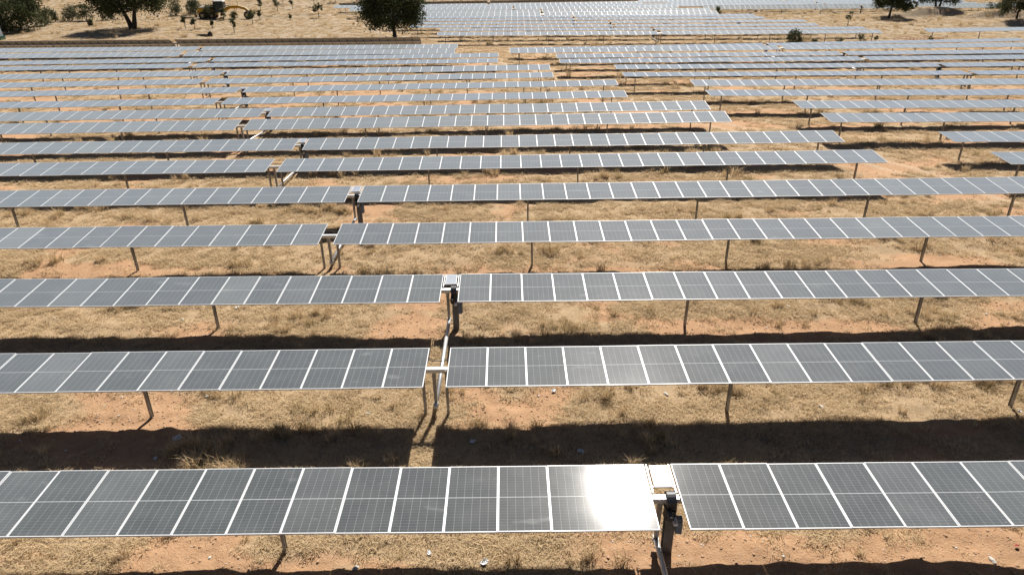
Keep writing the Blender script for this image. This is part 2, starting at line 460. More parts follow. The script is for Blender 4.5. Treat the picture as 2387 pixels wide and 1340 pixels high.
ME_MPOST = post_mesh(.19, .20, 1.9, .016, 'mpost')
_b = MB(); _b.box((0, 0, .005), (.07, .24, .02)); _b.box((0, .085, .068), (.05, .02, .11)); _b.box((0, -.085, .068), (.05, .02, .11))
ME_BEAR = _b.mesh('bearing', [M['steel']])
# drive head: slew housing, gear motor, mounting plate
_b = MB()
_b.tube([(.02, 0, -.02), (.20, 0, -.02)], .175, 18); _b.tube([(.06, -.02, -.17), (.06, -.36, -.20)], .06, 12); _b.box((.10, 0, -.22), (.20, .30, .05)); _b.box((.10, -.05, -.33), (.22, .20, .18), taper=.8)
ME_DRIVE = _b.mesh('drive_motor', [M['dark']])
_b = MB(); _b.tube([(.17, -.18, -.34), (.17, -.34, -.36)], .048, 12)
ME_MOTORCAP = _b.mesh('motor_cap', [M['whitep']])
_b = MB(); _b.box((0, 0, 0), (.13, .16, .34)); _b.box((0, -.02, .185), (.09, .11, .03)); _b.box((-.005, -.087, .0), (.10, .014, .28))
ME_BOX = _b.mesh('control_box', [M['box']])
_b = MB(); _b.box((0, 0, -.53), (.075, .085, 1.06), taper=1.35); _b.box((0, 0, -1.06), (.11, .13, .13)); _b.tube([(-.08, 0, -1.05), (.08, 0, -1.05)], .025, 8)
ME_ARM = _b.mesh('lever_arm', [M['post']])
# small controller panel on two rails
_b = MB(); _b.box((-.235, .48, -.03), (.022, .80, .03)); _b.box((.235, .48, -.03), (.022, .80, .03)); _b.box((0, .76, -.045), (.47, .025, .025)); _b.box((0, .26, -.045), (.47, .025, .025))
ME_RAIL = _b.mesh('rail', [M['steel_light']])
_b = MB(); hx, hy, l = .185, .31, .02
_b.v += [(-hx + l, -hy + l, -.002), (hx - l, -hy + l, -.002), (hx - l, hy - l, -.002), (-hx + l, hy - l, -.002)]; _b.f.append([0, 1, 2, 3]); _b.m.append(1)
_b.box((0, hy - l / 2, -.015), (2 * hx, l, .03)); _b.box((0, -hy + l / 2, -.015), (2 * hx, l, .03))
_b.box((hx - l / 2, 0, -.015), (l, 2 * hy - 2 * l, .03)); _b.box((-hx + l / 2, 0, -.015), (l, 2 * hy - 2 * l, .03)); _b.box((0, 0, -.022), (2 * hx - 2 * l, 2 * hy - 2 * l, .008))
m_, nt_, b_ = new_mat('small_panel_glass'); b_.inputs['Base Color'].default_value = (.36, .40, .46, 1); b_.inputs['Roughness'].default_value = .17; b_.inputs['Coat Weight'].default_value = .4; b_.inputs['Coat Roughness'].default_value = .3
tc_ = N(nt_, 'ShaderNodeTexCoord'); nz_ = N(nt_, 'ShaderNodeTexNoise', Scale=5.0); nt_.links.new(tc_.outputs['Object'], nz_.inputs['Vector'])
nt_.links.new(mixc(nt_, nz_.outputs['Fac'], (.32, .36, .42), (.42, .46, .52)), b_.inputs['Base Color'])
M['minipv'] = m_
ME_MINI = _b.mesh('controller_panel', [M['whitep'], M['minipv']])

_b = MB(); _b.box((0, 0, -.065), (.07, 1.25, .06))
ME_PURLIN = _b.mesh('mounting_rail', [M['dark']])
ORD = ['', 'first', 'second', 'third', 'fourth', 'fifth', 'sixth', 'seventh', 'eighth', 'ninth', 'tenth', 'eleventh', 'twelfth', 'thirteenth', 'fourteenth', 'fifteenth',
       'sixteenth', 'seventeenth', 'eighteenth', 'nineteenth', 'twentieth', 'twenty-first', 'twenty-second', 'twenty-third', 'twenty-fourth', 'twenty-fifth', 'twenty-sixth',
       'twenty-seventh', 'twenty-eighth', 'twenty-ninth', 'thirtieth', 'thirty-first', 'thirty-second', 'thirty-third']
def row_label(i, b):
    gap = 'small controller panel in its gap' if i % 2 == 0 else 'bare steel tube across its gap'
    if (i, b) == (-1, 0): return 'solar panel row next in front of the sun-glare row'
    if (i, b) == (0, 0): return 'solar panel row with blinding white sun glare beside its motor gap'
    if (i, b) == (17, 0): return 'back-turned solar panel row with grey undersides, in front of the round oak'
    if (i, b) == (30, 1): return 'back-turned solar panel row with grey undersides, behind the farthest pale rows'
    if (i, b) == (28, 2): return 'steeply tilted dark solar panel row behind the earth banks'
    if (i, b) == (19, 2): return 'solar panel row on tall posts standing before the earth banks'
    if b == 0: return 'solar panel row, %s behind the sun-glare row, %s' % (ORD[i], gap) if i < 13 else 'solar panel row, %s behind the sun-glare row' % ORD[i]
    if b == 1: return 'solar panel row across the dirt aisle, level with %s row behind sun-glare row' % ORD[i]
    return 'pale solar panel row behind the steeply tilted dark row, %s from it' % ORD[i - 28]
rowmap = {(i, b): (sl, z0) for i, b, sl, z0, t in ROWS}
def tracker(i, b, sl, z0, tilt):
    y = row_y(i); c = centre_x(i, b); lim = x_limit(y)
    za = z0 + sl * c                                                # axis height at the gap
    zg = float(base_z(np.array([c]), np.array([y]))[0]) if abs(c) < lim else za - AXIS_H
    near = b == 0 and i <= 5
    root = empty('solar_tracker', (c, y, zg), row_label(i, b), 'solar tracker', 'solar tracker rows')
    t = R(tilt); ry = -math.atan(sl)
    def P(dx, u, v):                                                # along the row, across the panel, out of the panel plane
        return (dx, u * math.cos(t) - v * math.sin(t), za - zg + sl * dx + u * math.sin(t) + v * math.cos(t))
    xs = []
    for sgn in (-1, 1):
        tw = random.gauss(0, .5); sag = random.uniform(.006, .018)
        for k in range(30):
            dx = sgn * (.28 + P_MOD * (k + .5))
            if abs(c + dx) > lim: continue
            xs.append(dx)
            jt = R(random.gauss(0, .18)); jr = R(random.gauss(0, .12))
            rot = (t + jt + R(tw) * k / 30, ry + jr, 0)
            lz = -sag * abs(math.sin(math.pi * (k + .5) / 7.2)) + random.gauss(0, .003)
            if near:
                pnl = put('solar_panel', ME_GLASS, root, P(dx, 0, lz), rot)
                put('frame', ME_FRAME, pnl)
            else: put('solar_panel', ME_PANEL, root, P(dx, 0, lz), rot)
            if tilt < 0: put('mounting_rail', ME_PURLIN, root, P(dx + .5 * P_MOD, 0, 0), (t, ry, 0))
    xa, xb = min(xs) - .5, max(xs) + .5
    tb = MB(); tb.box((0, 0, 0), (xb - xa, .12, .12))
    tube = put('torque_tube', tb.mesh('torque_tube', [M['steel_light']]), root, P((xa + xb) / 2, 0, -.115), (t, ry, 0))
    motor = i % 2 == 0
    px = [s * q for q in (7.77, 15.45, 23.2, 29.8) for s in (-1, 1)]
    if not motor: px += [-.40, .22]
    for dx in px:
        if not (xa - .1 < dx < xb + .1): continue
        x, _, z = P(dx, 0, -.20)
        po = put('post', ME_POST, root, (dx, 0, z), (0, R(random.gauss(0, .5)), R(random.gauss(0, 2))))
        if y < 40: put('bearing', ME_BEAR, po)
    if xa < 0 < xb:
        if motor:
            x, _, z = P(.13, 0, -.22)
            put('motor_post', ME_MPOST, root, (.13, 0, z))
            put('drive_motor', ME_DRIVE, root, P(0, 0, -.115))
            if y < 70:
                put('motor_cap', ME_MOTORCAP, root, P(0, 0, -.115))
                put('control_box', ME_BOX, root, (.30, -.10, za - zg - .70), (0, 0, R(-8)))
                r = put('rail', ME_RAIL, root, P(0, 0, 0), (t, ry, 0))
                put('controller_panel', ME_MINI, root, P(0, .51, .02), (t, ry, 0))
            if (i - 1, b) in rowmap:
                put('lever_arm', ME_ARM, root, P(-.10, 0, -.16), (t * .3, 0, 0))
                s2, q2 = rowmap[(i - 1, b)]
                zf = q2 + s2 * c - zg - 1.19; zr = za - zg - 1.19
                dt = MB(); dt.tube([(-.10, .12, zr), (-.10, -4.75 - .14, zf)], .058, 10)
                dt.build('drive_tube', [M['steel_light']], root, True)
        else:
            put('lever_arm', ME_ARM, root, P(-.10, 0, -.16), (t * .3, 0, 0))
            if y < 70:
                cb = MB(); cb.tube([P(-.32, .36, -.05), P(-.1, .36, -.075), P(.1, .36, -.08), P(.32, .36, -.05)], .012, 6)
                cb.build('cable', [M['cable']], root)
for r_ in ROWS: tracker(*r_)

# ------------------------------------------------------------------ trees and shrubs
def leaf_cloud(clumps, per, size, seed, flat=.0):
    """many small leaf faces spread through lumpy clumps: (cx, cy, cz, r)"""
    g = np.random.default_rng(seed)
    V = []; tone = []
    for (cx, cy, cz, r) in clumps:
        n = max(6, int(per * (.7 + .6 * g.random())))
        d = g.normal(size=(n, 3)); d /= np.linalg.norm(d, axis=1)[:, None]
        rad = r * (g.random(n) ** .45) * (1 + .25 * g.normal(size=n))
        p = d * rad[:, None] * np.array([1, 1, .8]) + np.array([cx, cy, cz])
        a = g.normal(size=(n, 3)); a /= np.linalg.norm(a, axis=1)[:, None]
        b = np.cross(a, g.normal(size=(n, 3))); b /= np.linalg.norm(b, axis=1)[:, None]
        s = size * (.55 + .9 * g.random(n))[:, None]
        V.append(np.stack([p - a * s * .5, p + b * s * .28, p + a * s * .5, p - b * s * .28], 1))
        tone.append(np.clip(g.random(n) * .5 + .5 * (g.random() > .6) * g.random(n), 0, 1))
    V = np.concatenate(V).reshape(-1, 3); tone = np.concatenate(tone)
    F = np.arange(len(V)).reshape(-1, 4)
    return V, F, tone
def cloud_ob(name, V, F, tone, mat, parent):
    me = bpy.data.meshes.new(name)
    me.vertices.add(len(V)); me.vertices.foreach_set('co', V.astype(np.float32).ravel())
    me.loops.add(F.size); me.loops.foreach_set('vertex_index', F.ravel().astype(np.int32))
    me.polygons.add(len(F)); me.polygons.foreach_set('loop_start', np.arange(0, F.size, 4, dtype=np.int32))
    me.update(calc_edges=True)
    a = me.attributes.new('tone', 'FLOAT', 'FACE'); a.data.foreach_set('value', tone.astype(np.float32))
    me.materials.append(mat)
    o = bpy.data.objects.new(name, me); col.objects.link(o); o.parent = parent
    return o
def gz(x, y): return float(ground_z(np.array([x]), np.array([y]))[0])
def tree(name, x, y, w, h, clear, label, cat='tree', mat='leaf_oak', seed=1, trunks=1, lean=0.0, n_cl=70, per=85, leaf=.30, group=None, spread=.9):
    """w crown width, h total height, clear height under the crown; the crown is a dome of clumps hung on limbs"""
    g = random.Random(seed)
    root = empty(name, (x, y, gz(x, y) - .03), label, cat, group)
    rx = w / 2; zc = clear + (h - clear) * .42
    clumps = []
    for k in range(n_cl):
        a = g.random() * 2 * math.pi; u = g.random()
        el = math.asin(-.55 + 1.55 * u)
        q = (.62 + .36 * g.random())
        px = rx * q * math.cos(a) * math.cos(el); py = rx * q * math.sin(a) * math.cos(el)
        pz = zc + (h - zc if el > 0 else (zc - clear) * 1.7) * q * math.sin(el)
        clumps.append((px + lean * pz * .3, py, pz, rx * (.20 + .13 * g.random())))
    V, F, tone = leaf_cloud(clumps, per, leaf, seed)
    cloud_ob('crown', V, F, tone, M[mat], root)
    tr = MB()
    tw = max(.05, w * .034)
    for k in range(trunks):
        s = (k - (trunks - 1) / 2) * spread
        top = Vector((s * rx * .55 + lean * zc * .4, .2 * (k % 2), zc))
        fork = Vector((s * rx * .28 + lean * clear * .5, .05, clear * .85 + .25))
        b0 = Vector((s * .22, 0, -.15))
        tr.tube([b0, b0.lerp(fork, .5) + Vector((.05, .03, 0)), fork, fork.lerp(top, .6), top], [tw * 1.25, tw, tw * .8, tw * .5, tw * .25], 8)
        for j in range(6):
            c = clumps[g.randrange(len(clumps))]
            st = fork.lerp(top, .1 + .5 * g.random())
            e = Vector(c[:3]); m = st.lerp(e, .55) + Vector((0, 0, -.06 * w))
            tr.tube([st, m, e], [tw * .42, tw * .28, tw * .1], 5)
    tr.build('trunk', [M['bark']], root, True)
    return root
def shrub(name, x, y, w, h, label, mat='leaf_olive', seed=1, group=None, cat='shrub', leaf=.16, n_cl=12, per=45, stem=0.0):
    g = random.Random(seed)
    root = empty(name, (x, y, gz(x, y) - .03), label, cat, group)
    clumps = []
    for k in range(n_cl):
        a = g.random() * 2 * math.pi; q = math.sqrt(g.random())
        zz = stem + (h - stem) * (.15 + .8 * g.random())
        ww = w / 2 * (1 - .6 * abs((zz - stem) / max(h - stem, .1) - .4))
        clumps.append((ww * .75 * q * math.cos(a), ww * .75 * q * math.sin(a), zz, w * (.14 + .12 * g.random())))
    V, F, tone = leaf_cloud(clumps, per, leaf, seed)
    V[:, 2] = np.maximum(V[:, 2], .0)
    cloud_ob('crown', V, F, tone, M[mat], root)
    t = MB()
    for k in range(1 if stem > .3 else 4):
        c = clumps[k]
        t.tube([(0, 0, -.1), (c[0] * .15, c[1] * .15, max(stem, .15)), (c[0], c[1], max(c[2], stem + .15))], [.045 + .012 * h, .03 + .01 * h, .012], 6)
    t.build('trunk', [M['bark']], root, True)
    return root
# big evergreen oaks
tree('oak_tree', -16.1, 104.5, 9.2, 9.2, 1.5, 'round dark evergreen oak with a short trunk behind the back-turned row', seed=3, n_cl=230, per=130, leaf=.26)
tree('oak_tree', -61.7, 120.8, 11.4, 8.4, 2.3, 'spreading dark oak with trunk forked in a V and shade beneath', seed=8, trunks=2, n_cl=230, per=120, leaf=.27)
tree('oak_tree', -82.0, 119.5, 11.8, 8.0, -.4, 'dense dark oak with foliage to the ground above the grey tank', seed=13, n_cl=230, per=130, leaf=.28)
tree('oak_tree', 69.4, 132.2, 6.3, 6.2, 1.1, 'dark oak with leaning trunk and round patch of shade in front', seed=17, lean=.35, n_cl=130, per=110, leaf=.24)
tree('oak_tree', 81.8, 138.8, 7.0, 6.6, 2.0, 'dark oak on two thin trunks on top of the shaded earth bank', seed=23, trunks=2, n_cl=130, per=110, leaf=.25)
tree('olive_tree', 84.5, 120.3, 5.6, 5.6, .9, 'mid green olive tree on the bank behind the tall-post panel row', mat='leaf_olive', seed=29, n_cl=120, per=100, leaf=.24)
tree('olive_tree', 78.0, 140.3, 2.0, 2.6, .6, 'small olive tree between the two dark oaks', mat='leaf_olive', seed=31, n_cl=22, per=40, leaf=.22)
tree('olive_tree', -35.8, 140.4, 1.9, 2.7, 1.1, 'young round olive tree at the end of the low earth ridge', mat='leaf_olive', seed=37, n_cl=24, per=45, leaf=.2)
shrub('evergreen_bush', 92.5, 137.5, 4.4, 2.4, 'broad dark bush beside the olive tree on the bank', mat='leaf_oak', seed=41, n_cl=26, per=60, leaf=.25)
shrub('evergreen_bush', 38.9, 97.2, 2.6, 1.9, 'leafy green bush in front of the pale panel row over the aisle', mat='leaf_olive', seed=43, n_cl=26, per=60, leaf=.2)
shrub('evergreen_bush', 41.0, 141.2, 1.8, 1.4, 'small dark bush at the corner of the steeply tilted row', mat='leaf_oak', seed=47, n_cl=12, per=40, leaf=.2)
shrub('sapling_tree', 57.0, 121.0, 1.5, 2.5, 'lone sapling on bare ground before the steeply tilted row', seed=53, stem=.6, n_cl=9, per=30, leaf=.2, cat='sapling')
hg = 'scrubby bushes along the field edge'
for k, (x, y, w, h, lb) in enumerate([
    (-79.1, 126.1, 2.6, 2.6, 'grey green scrub bush touching the dense dark oak'), (-80.3, 131, 1.6, 2.2, 'narrow dark scrub bush second from the dense dark oak'),
    (-78.2, 132.3, 3.4, 2.2, 'wide low scrub bush third from the dense dark oak'), (-75.6, 132.3, 2.8, 2.6, 'tall rounded scrub bush fourth from the dense dark oak'),
    (-72.6, 133.6, 2.3, 2.0, 'scrub bush beside the V-forked oak'), (-70.8, 125.0, .8, 1.0, 'tiny dry bush on the pale ground near the V-forked oak'),
    (-63.6, 141.8, 2.9, 2.8, 'bushy scrub just behind the V-forked oak'), (-61.2, 143.9, 2.2, 2.4, 'paler scrub bush between forked oak and the yellow grader'),
    (-59.2, 140.6, 2.6, 3.0, 'olive shaped bush at the tail of the yellow grader'), (-55.3, 137.3, 2.3, 2.5, 'dark bush in front of the grader engine'),
    (-52.3, 135.7, 1.1, 2.0, 'small bush in front of the grader cab')]):
    shrub('scrub_bush', x, y, w * 1.25, h * 1.05, lb, seed=60 + k, group=hg, n_cl=26, per=int(75 * min(1, w / 2.4)), leaf=.20)
sg = 'olive saplings on the dry slope'
for k, (x, y, w, h, lb) in enumerate([
    (-53.2, 121.2, 1.25, 2.0, 'olive sapling nearest to the V-forked oak'), (-51.1, 119.9, 1.2, 1.7, 'olive sapling second from the V-forked oak'),
    (-48.7, 121.3, .7, 1.3, 'thin short olive sapling above the dark stump'), (-43.2, 115.7, 1.1, 2.2, 'tall thin olive sapling to the side of the dark stump'),
    (-49.8, 134.3, 1.6, 1.6, 'wide olive sapling below the front wheels of the grader'), (-44.4, 128.4, 1.9, 2.4, 'bushy leaning olive sapling beyond the grader blade'),
    (-46.0, 137.0, 1.2, 1.6, 'olive sapling at the start of the low earth ridge'), (-51.5, 154.9, 1.5, 2.4, 'olive sapling behind the low earth ridge near the grader'),
    (-48.1, 155.4, 2.0, 2.6, 'round olive sapling behind the low earth ridge'), (-46.2, 160.0, 1.3, 2.2, 'narrow olive sapling far behind the low earth ridge'),
    (-42.8, 165.1, 2.6, 3.0, 'large olive sapling above the young round olive tree'), (-40.1, 136.5, .6, 1.0, 'tiny olive sapling in front of the earth ridge'),
    (-39.3, 170.7, 2.6, 2.6, 'dark sapling behind the far back-turned row near its start'), (-34.7, 171.8, 1.2, 2.2, 'slim sapling behind the far back-turned row'),
    (-50.3, 167.2, 1.2, 2.2, 'sapling far up the slope behind the grader'), (-6.8, 174.5, 3.2, 2.4, 'wide dark sapling behind the middle of the far back-turned row'),
    (-16.8, 172.1, 1.4, 1.8, 'small sapling behind far back-turned row beside the round oak crown'), (6.5, 176.0, 3.0, 2.6, 'dark clump sapling behind the farther half of the back-turned row')]):
    shrub('olive_sapling', x, y, w, h, lb, seed=90 + k, group=sg, stem=h * .38, n_cl=13, per=55, leaf=.18, cat='sapling')
wg = 'weeds below the pale panel row'
for k, (x, y, w, h, lb) in enumerate([(42.2, 98.6, 1.1, .7, 'low green weed clump next to the leafy green bush'), (46.0, 98.8, 1.3, .7, 'low green weed clump second from the leafy green bush'),
                                      (48.6, 98.6, 1.5, 1.2, 'tall ragged weed clump near the end of the pale row'), (50.6, 98.4, .7, 1.0, 'thin weed by the last post of the pale row'),
                                      (57.6, 97.6, .8, .9, 'dark weed beside the orange netting')]):
    shrub('weed_clump', x, y, w, h, lb, seed=130 + k, group=wg, n_cl=8, per=26, leaf=.18, cat='weed')

# ------------------------------------------------------------------ grader, tank, stump, netting
def build_grader():
    x, y = -52.9, 138.6
    root = empty('road_grader', (x, y, gz(x, y) - .05), 'yellow road grader with white cab roof among the olive saplings', 'grader', rz=R(4))
    b = MB()
    b.box((-3.1, 0, 1.55), (2.6, 1.5, 1.05), taper=.92); b.box((-3.0, 0, .95), (3.4, 1.1, .35)); b.box((-4.5, 0, 1.35), (.35, 1.5, .8))
    b.build('engine_hood', [M['yellow']], root)
    b = MB(); b.box((-3.1, 0, 2.12), (2.5, 1.3, .10)); b.box((-3.9, .3, 2.35), (.12, .12, .5)); b.build('hood_cover', [M['cabwhite']], root)
    b = MB(); b.box((-.75, 0, 2.1), (1.75, 1.6, 1.9), taper=.94); cabin = b.build('cab', [M['cabglass']], root)
    b = MB()
    for sx in (-1, 1):
        for sy in (-1, 1): b.tube([(-.75 + sx * .89, sy * .81, 1.15), (-.75 + sx * .84, sy * .77, 3.06)], .05, 6)
    b.build('pillar', [M['dark']], cabin)
    b = MB(); b.box((-.75, 0, 3.13), (1.95, 1.8, .16), taper=.9); b.build('roof', [M['cabwhite']], cabin)
    b = MB(); b.tube([(0, 0, 1.55), (1.2, 0, 2.05), (2.6, 0, 2.1), (3.9, 0, 1.75), (4.5, 0, 1.15)], [.28, .30, .28, .28, .3], 8); b.box((4.5, 0, .75), (.5, 1.5, .35)); b.build('front_beam', [M['yellow']], root)
    b = MB(); b.tube([(.2, .15, 2.35), (1.6, .15, 2.28), (3.2, .15, 2.25)], .07, 6); b.build('hydraulic_line', [M['cabwhite']], root)
    b = MB(); b.tube([(2.6, 0, 2.1), (2.6, 0, 3.1)], .05, 6); b.tube([(2.3, .5, 2.2), (1.7, .9, .8)], .06, 6); b.tube([(2.3, -.5, 2.2), (1.7, -.9, .8)], .06, 6); b.build('lift_cylinder', [M['yellow']], root)
    b = MB()
    b.tube([(1.6, 0, .78), (1.6, 0, .90)], .75, 18); b.build('turntable', [M['yellow']], root)
    b = MB()
    for k in range(7):
        a = -.5 + k / 6
        b.box((1.6 + a * .5, a * 3.4, .45), (.10, .60, .62), rot=Matrix.Rotation(R(16), 3, 'Z'))
    b.build('blade', [M['rim']], root)
    for wx, sy, r in ((-2.2, -.95, .68), (-2.2, .95, .68), (-3.8, -.95, .68), (-3.8, .95, .68), (4.4, -.95, .66), (4.4, .95, .66)):
        t = MB(); t.tube([(wx, sy - .2, .68), (wx, sy - .17, .68), (wx, sy + .17, .68), (wx, sy + .2, .68)], [r * .86, r, r, r * .86], 20)
        w = t.build('wheel', [M['tyre']], root, True)
        t = MB(); t.tube([(wx, sy - .215, .68), (wx, sy + .215, .68)], r * .5, 14); t.build('rim', [M['rim']], w)
    b = MB(); b.box((4.95, 0, 1.0), (.25, 1.9, .6)); b.build('push_block', [M['yellow']], root)
build_grader()
def build_tank():
    x, y = -76.6, 108.8
    root = empty('water_tank', (x, y, gz(x, y) - .03), 'grey square tank on a dark green base in front of the dense dark oak', 'tank', rz=R(8))
    b = MB(); b.box((0, 0, .28), (2.5, 1.5, .55)); b.box((0, 0, .58), (2.6, 1.6, .06)); b.build('base', [M['tankgreen']], root)
    b = MB(); b.box((0, 0, 1.15), (2.2, 1.3, 1.05), taper=.93); b.build('tank_body', [M['tank']], root)
    b = MB()
    for k in range(5): b.box((-1 + k * .5, -.66, 1.1), (.05, .06, .95))
    b.build('rib', [M['tank']], root); b = MB(); b.tube([(.3, 0, 1.66), (.3, 0, 1.78)], .22, 14); b.build('lid', [M['dark']], root)
build_tank()
def build_stump():
    x, y = -46.3, 111.9
    root = empty('tree_stump', (x, y, gz(x, y) - .04), 'dark tree stump with a fallen log on the pale slope', 'stump')
    b = MB(); b.tube([(.75, 0, -.1), (.78, 0, .25), (.74, .05, .62), (.80, 0, .78)], [.42, .34, .30, .20], 11); b.build('stump', [M['bark']], root)
    b = MB(); b.tube([(.5, -.2, .14), (-.2, -.1, .17), (-.9, .0, .24), (-1.5, .1, .22)], [.22, .24, .12, .07], 9); b.build('log', [M['bark']], root)
build_stump()
def build_net():
    root = empty('safety_netting', (56.6, 98.2, gz(56.6, 98.2)), 'orange safety netting strung on thin stakes past the pale row end', 'netting')
    b = MB(); zt = []
    xs = np.linspace(-3.6, 3.6, 15)
    for x in xs: zt.append(.75 + .12 * math.sin(x * 2.1))
    for k in range(14):
        for j in range(4):
            za, zb = zt[k] * (j + 1) / 4, zt[k + 1] * (j + 1) / 4
            b.tube([(xs[k], .1 * math.sin(xs[k]), za), (xs[k + 1], .1 * math.sin(xs[k + 1]), zb)], .022, 4, cap=False)
        b.tube([(xs[k], .1 * math.sin(xs[k]), .05), (xs[k], .1 * math.sin(xs[k]), zt[k])], .018, 4, cap=False)
    b.build('mesh_strip', [M['net']], root)
    for k in (0, 5, 10, 14):
        b = MB(); b.tube([(xs[k], .1 * math.sin(xs[k]) + .04, -.2), (xs[k], .1 * math.sin(xs[k]) + .04, zt[k] + .12)], .03, 6); b.build('stake', [M['post']], root)
build_net()

# ------------------------------------------------------------------ stones and scraps lying on the ground
def rock(name, x, y, s, mat, label, seed, group, flat=.55):
    g = np.random.default_rng(seed)
    bm = bmesh.new(); bmesh.ops.create_icosphere(bm, subdivisions=2, radius=1)
    off = g.normal(size=(6, 3))
    for v in bm.verts:
        k = 1 + .16 * math.sin(v.co.dot(Vector(off[0])) * 2.2) + .12 * math.sin(v.co.dot(Vector(off[1])) * 4 + 1)
        v.co = Vector((v.co.x * k * s * (.8 + .5 * g.random() * 0 + .3 * (seed % 3)), v.co.y * k * s * .75, v.co.z * k * s * flat))
    me = bpy.data.meshes.new(name); bm.to_mesh(me); bm.free(); me.materials.append(M[mat])
    o = bpy.data.objects.new(name, me); col.objects.link(o)
    o.location = (x, y, gz(x, y) + s * flat * .45); o.rotation_euler = (0, 0, seed)
    return tag(o, label, 'stone', group)
def scrap(name, x, y, s, mat, label, seed, cat='scrap', group=None):
    """crumpled sheet of plastic or paper"""
    g = np.random.default_rng(seed)
    n = 7; V = []; F = []
    for j in range(n):
        for i in range(n):
            V.append(((i / (n - 1) - .5) * s * 1.5 + g.normal() * s * .07, (j / (n - 1) - .5) * s + g.normal() * s * .07, abs(g.normal()) * s * .16))
    for j in range(n - 1):
        for i in range(n - 1):
            if (i in (0, n - 2) and j in (0, n - 2)): continue
            F.append((j * n + i, j * n + i + 1, (j + 1) * n + i + 1, (j + 1) * n + i))
    o = mesh_ob(name, V, F, M[mat])
    o.location = (x, y, gz(x, y) + .05); o.rotation_euler = (R(8), R(-6), seed * 1.3)
    md = o.modifiers.new('thickness', 'SOLIDIFY'); md.thickness = .004
    return tag(o, label, cat, group)
kg = 'pale stones lying between the rows'
for k, (x, y, s, lb) in enumerate([
    (4.35, 16.0, .10, 'largest of three white stones below the first row behind glare'), (4.8, 16.05, .09, 'middle one of three white stones below the first row behind glare'),
    (2.2, 16.3, .07, 'single white pebble below the first row, beside its gap posts'), (8.4, 15.2, .10, 'round white stone on tan grass before the dark shadow'),
    (-8.6, 16.1, .10, 'white stone close to the first-row post in red soil'), (-3.2, 10.0, .09, 'grey round stone at the edge of the glare row shadow'),
    (9.7, 21.1, .08, 'white stone under the second row near a post'), (10.5, 21.2, .06, 'small white stone by another under the second row'),
    (16.2, 20.4, .08, 'pale stone in tan grass below the second row far half'), (9.75, 10.05, .09, 'white stone at the shadow edge below the glare row'),
    (-11.2, 20.6, .10, 'white stone on bare soil beside the second-row post'), (-10.2, 20.9, .09, 'flat white stone in grass below the second row'),
    (1.6, 26.2, .09, 'white stone below the third row near its post'), (-14.0, 28.0, .11, 'white stone under the third row in pale grass'),
    (12.4, 27.8, .11, 'white stone in the strip behind the third row'), (-16.8, 25.6, .10, 'pale stone by the post of the third row')]):
    rock('pale_stone', x, y, s * .72, 'stone', lb, 200 + k, kg)
for k, (x, y, s, m, lb) in enumerate([
    (-8.6, 14.2, .22, 'scrap', 'crumpled white plastic sheet lying in the first row shadow'), (-8.8, 13.4, .10, 'scrap_blue', 'small pale blue scrap in the shadow behind glare row'),
    (-3.9, 15.3, .10, 'scrap_blue', 'pale blue scrap on sunlit grass beside the gap posts'), (-1.0, 14.0, .18, 'scrap', 'torn white scrap in shadow next to the sunlit gap strip'),
    (1.7, 13.5, .16, 'scrap_blue', 'bluish scrap in shadow just behind the sun glare'), (-.6, 10.1, .15, 'scrap', 'white scrap on dry grass below the glare row'),
    (-1.75, 10.35, .11, 'scrap', 'small white scrap below the glare row by yellow grass'), (10.5, 10.4, .08, 'scrap_red', 'tiny red scrap on orange soil below the glare row'),
    (-9.6, 21.4, .16, 'scrap', 'white scrap in grass between second and third row'), (-6.2, 27.3, .15, 'scrap', 'thin white scrap near the third row gap'),
    (1.2, 16.2, .14, 'scrap', 'light scrap on dry grass under the first row'), (13.6, 14.9, .12, 'scrap', 'pale scrap behind the first row far post')]):
    scrap('plastic_scrap', x, y, s * .72, m, lb, 300 + k, group='scraps of litter on the ground')
for k, (x, y) in enumerate([(67.5, 113.0), (69.2, 112.4), (70.6, 112.8)]):
    rock('pale_stone', x, y, .28, 'stone', ['white boulder nearest the round shade patch of the leaning oak', 'white boulder in the middle of three before the bank', 'white boulder beside the tall-post panel row start'][k], 400 + k, 'white boulders before the bank')

# ------------------------------------------------------------------ dry grass and clods (uncountable cover)
kit = bpy.data.collections.new('grass_kit')
def tuft(seed, n, rad, hmin, hmax, lean, mat, wid):
    g = np.random.default_rng(seed); V = []; F = []; T = []
    for k in range(n):
        a = g.random() * 6.283; r = rad * math.sqrt(g.random())
        bx, by = r * math.cos(a), r * math.sin(a)
        d = g.random() * 6.283; h = hmin + (hmax - hmin) * g.random(); l = lean * (.4 + .8 * g.random()) * h
        w = wid * (.6 + .8 * g.random()); px, py = -math.sin(d) * w, math.cos(d) * w
        mx, my = bx + math.cos(d) * l * .35, by + math.sin(d) * l * .35
        tx, ty = bx + math.cos(d) * l, by + math.sin(d) * l
        n0 = len(V)
        V += [(bx - px, by - py, -.02), (bx + px, by + py, -.02), (mx + px * .7, my + py * .7, h * .6), (mx - px * .7, my - py * .7, h * .6), (tx, ty, h)]
        F += [(n0, n0 + 1, n0 + 2, n0 + 3), (n0 + 3, n0 + 2, n0 + 4)]
        t = g.random(); T += [t, t]
    me = bpy.data.meshes.new('tuft'); me.from_pydata(V, [], F)
    at = me.attributes.new('tone', 'FLOAT', 'FACE'); at.data.foreach_set('value', np.array(T, np.float32))
    me.materials.append(M[mat])
    o = bpy.data.objects.new('tuft_%02d' % len(kit.objects), me); kit.objects.link(o)
for s in range(4): tuft(500 + s, 60, .24, .03, .11, 2.2, 'straw', .0065)       # 0-3 flattened mat
for s in range(3): tuft(520 + s, 55, .12, .14, .32, .9, 'straw', .006)          # 4-6 upright clump
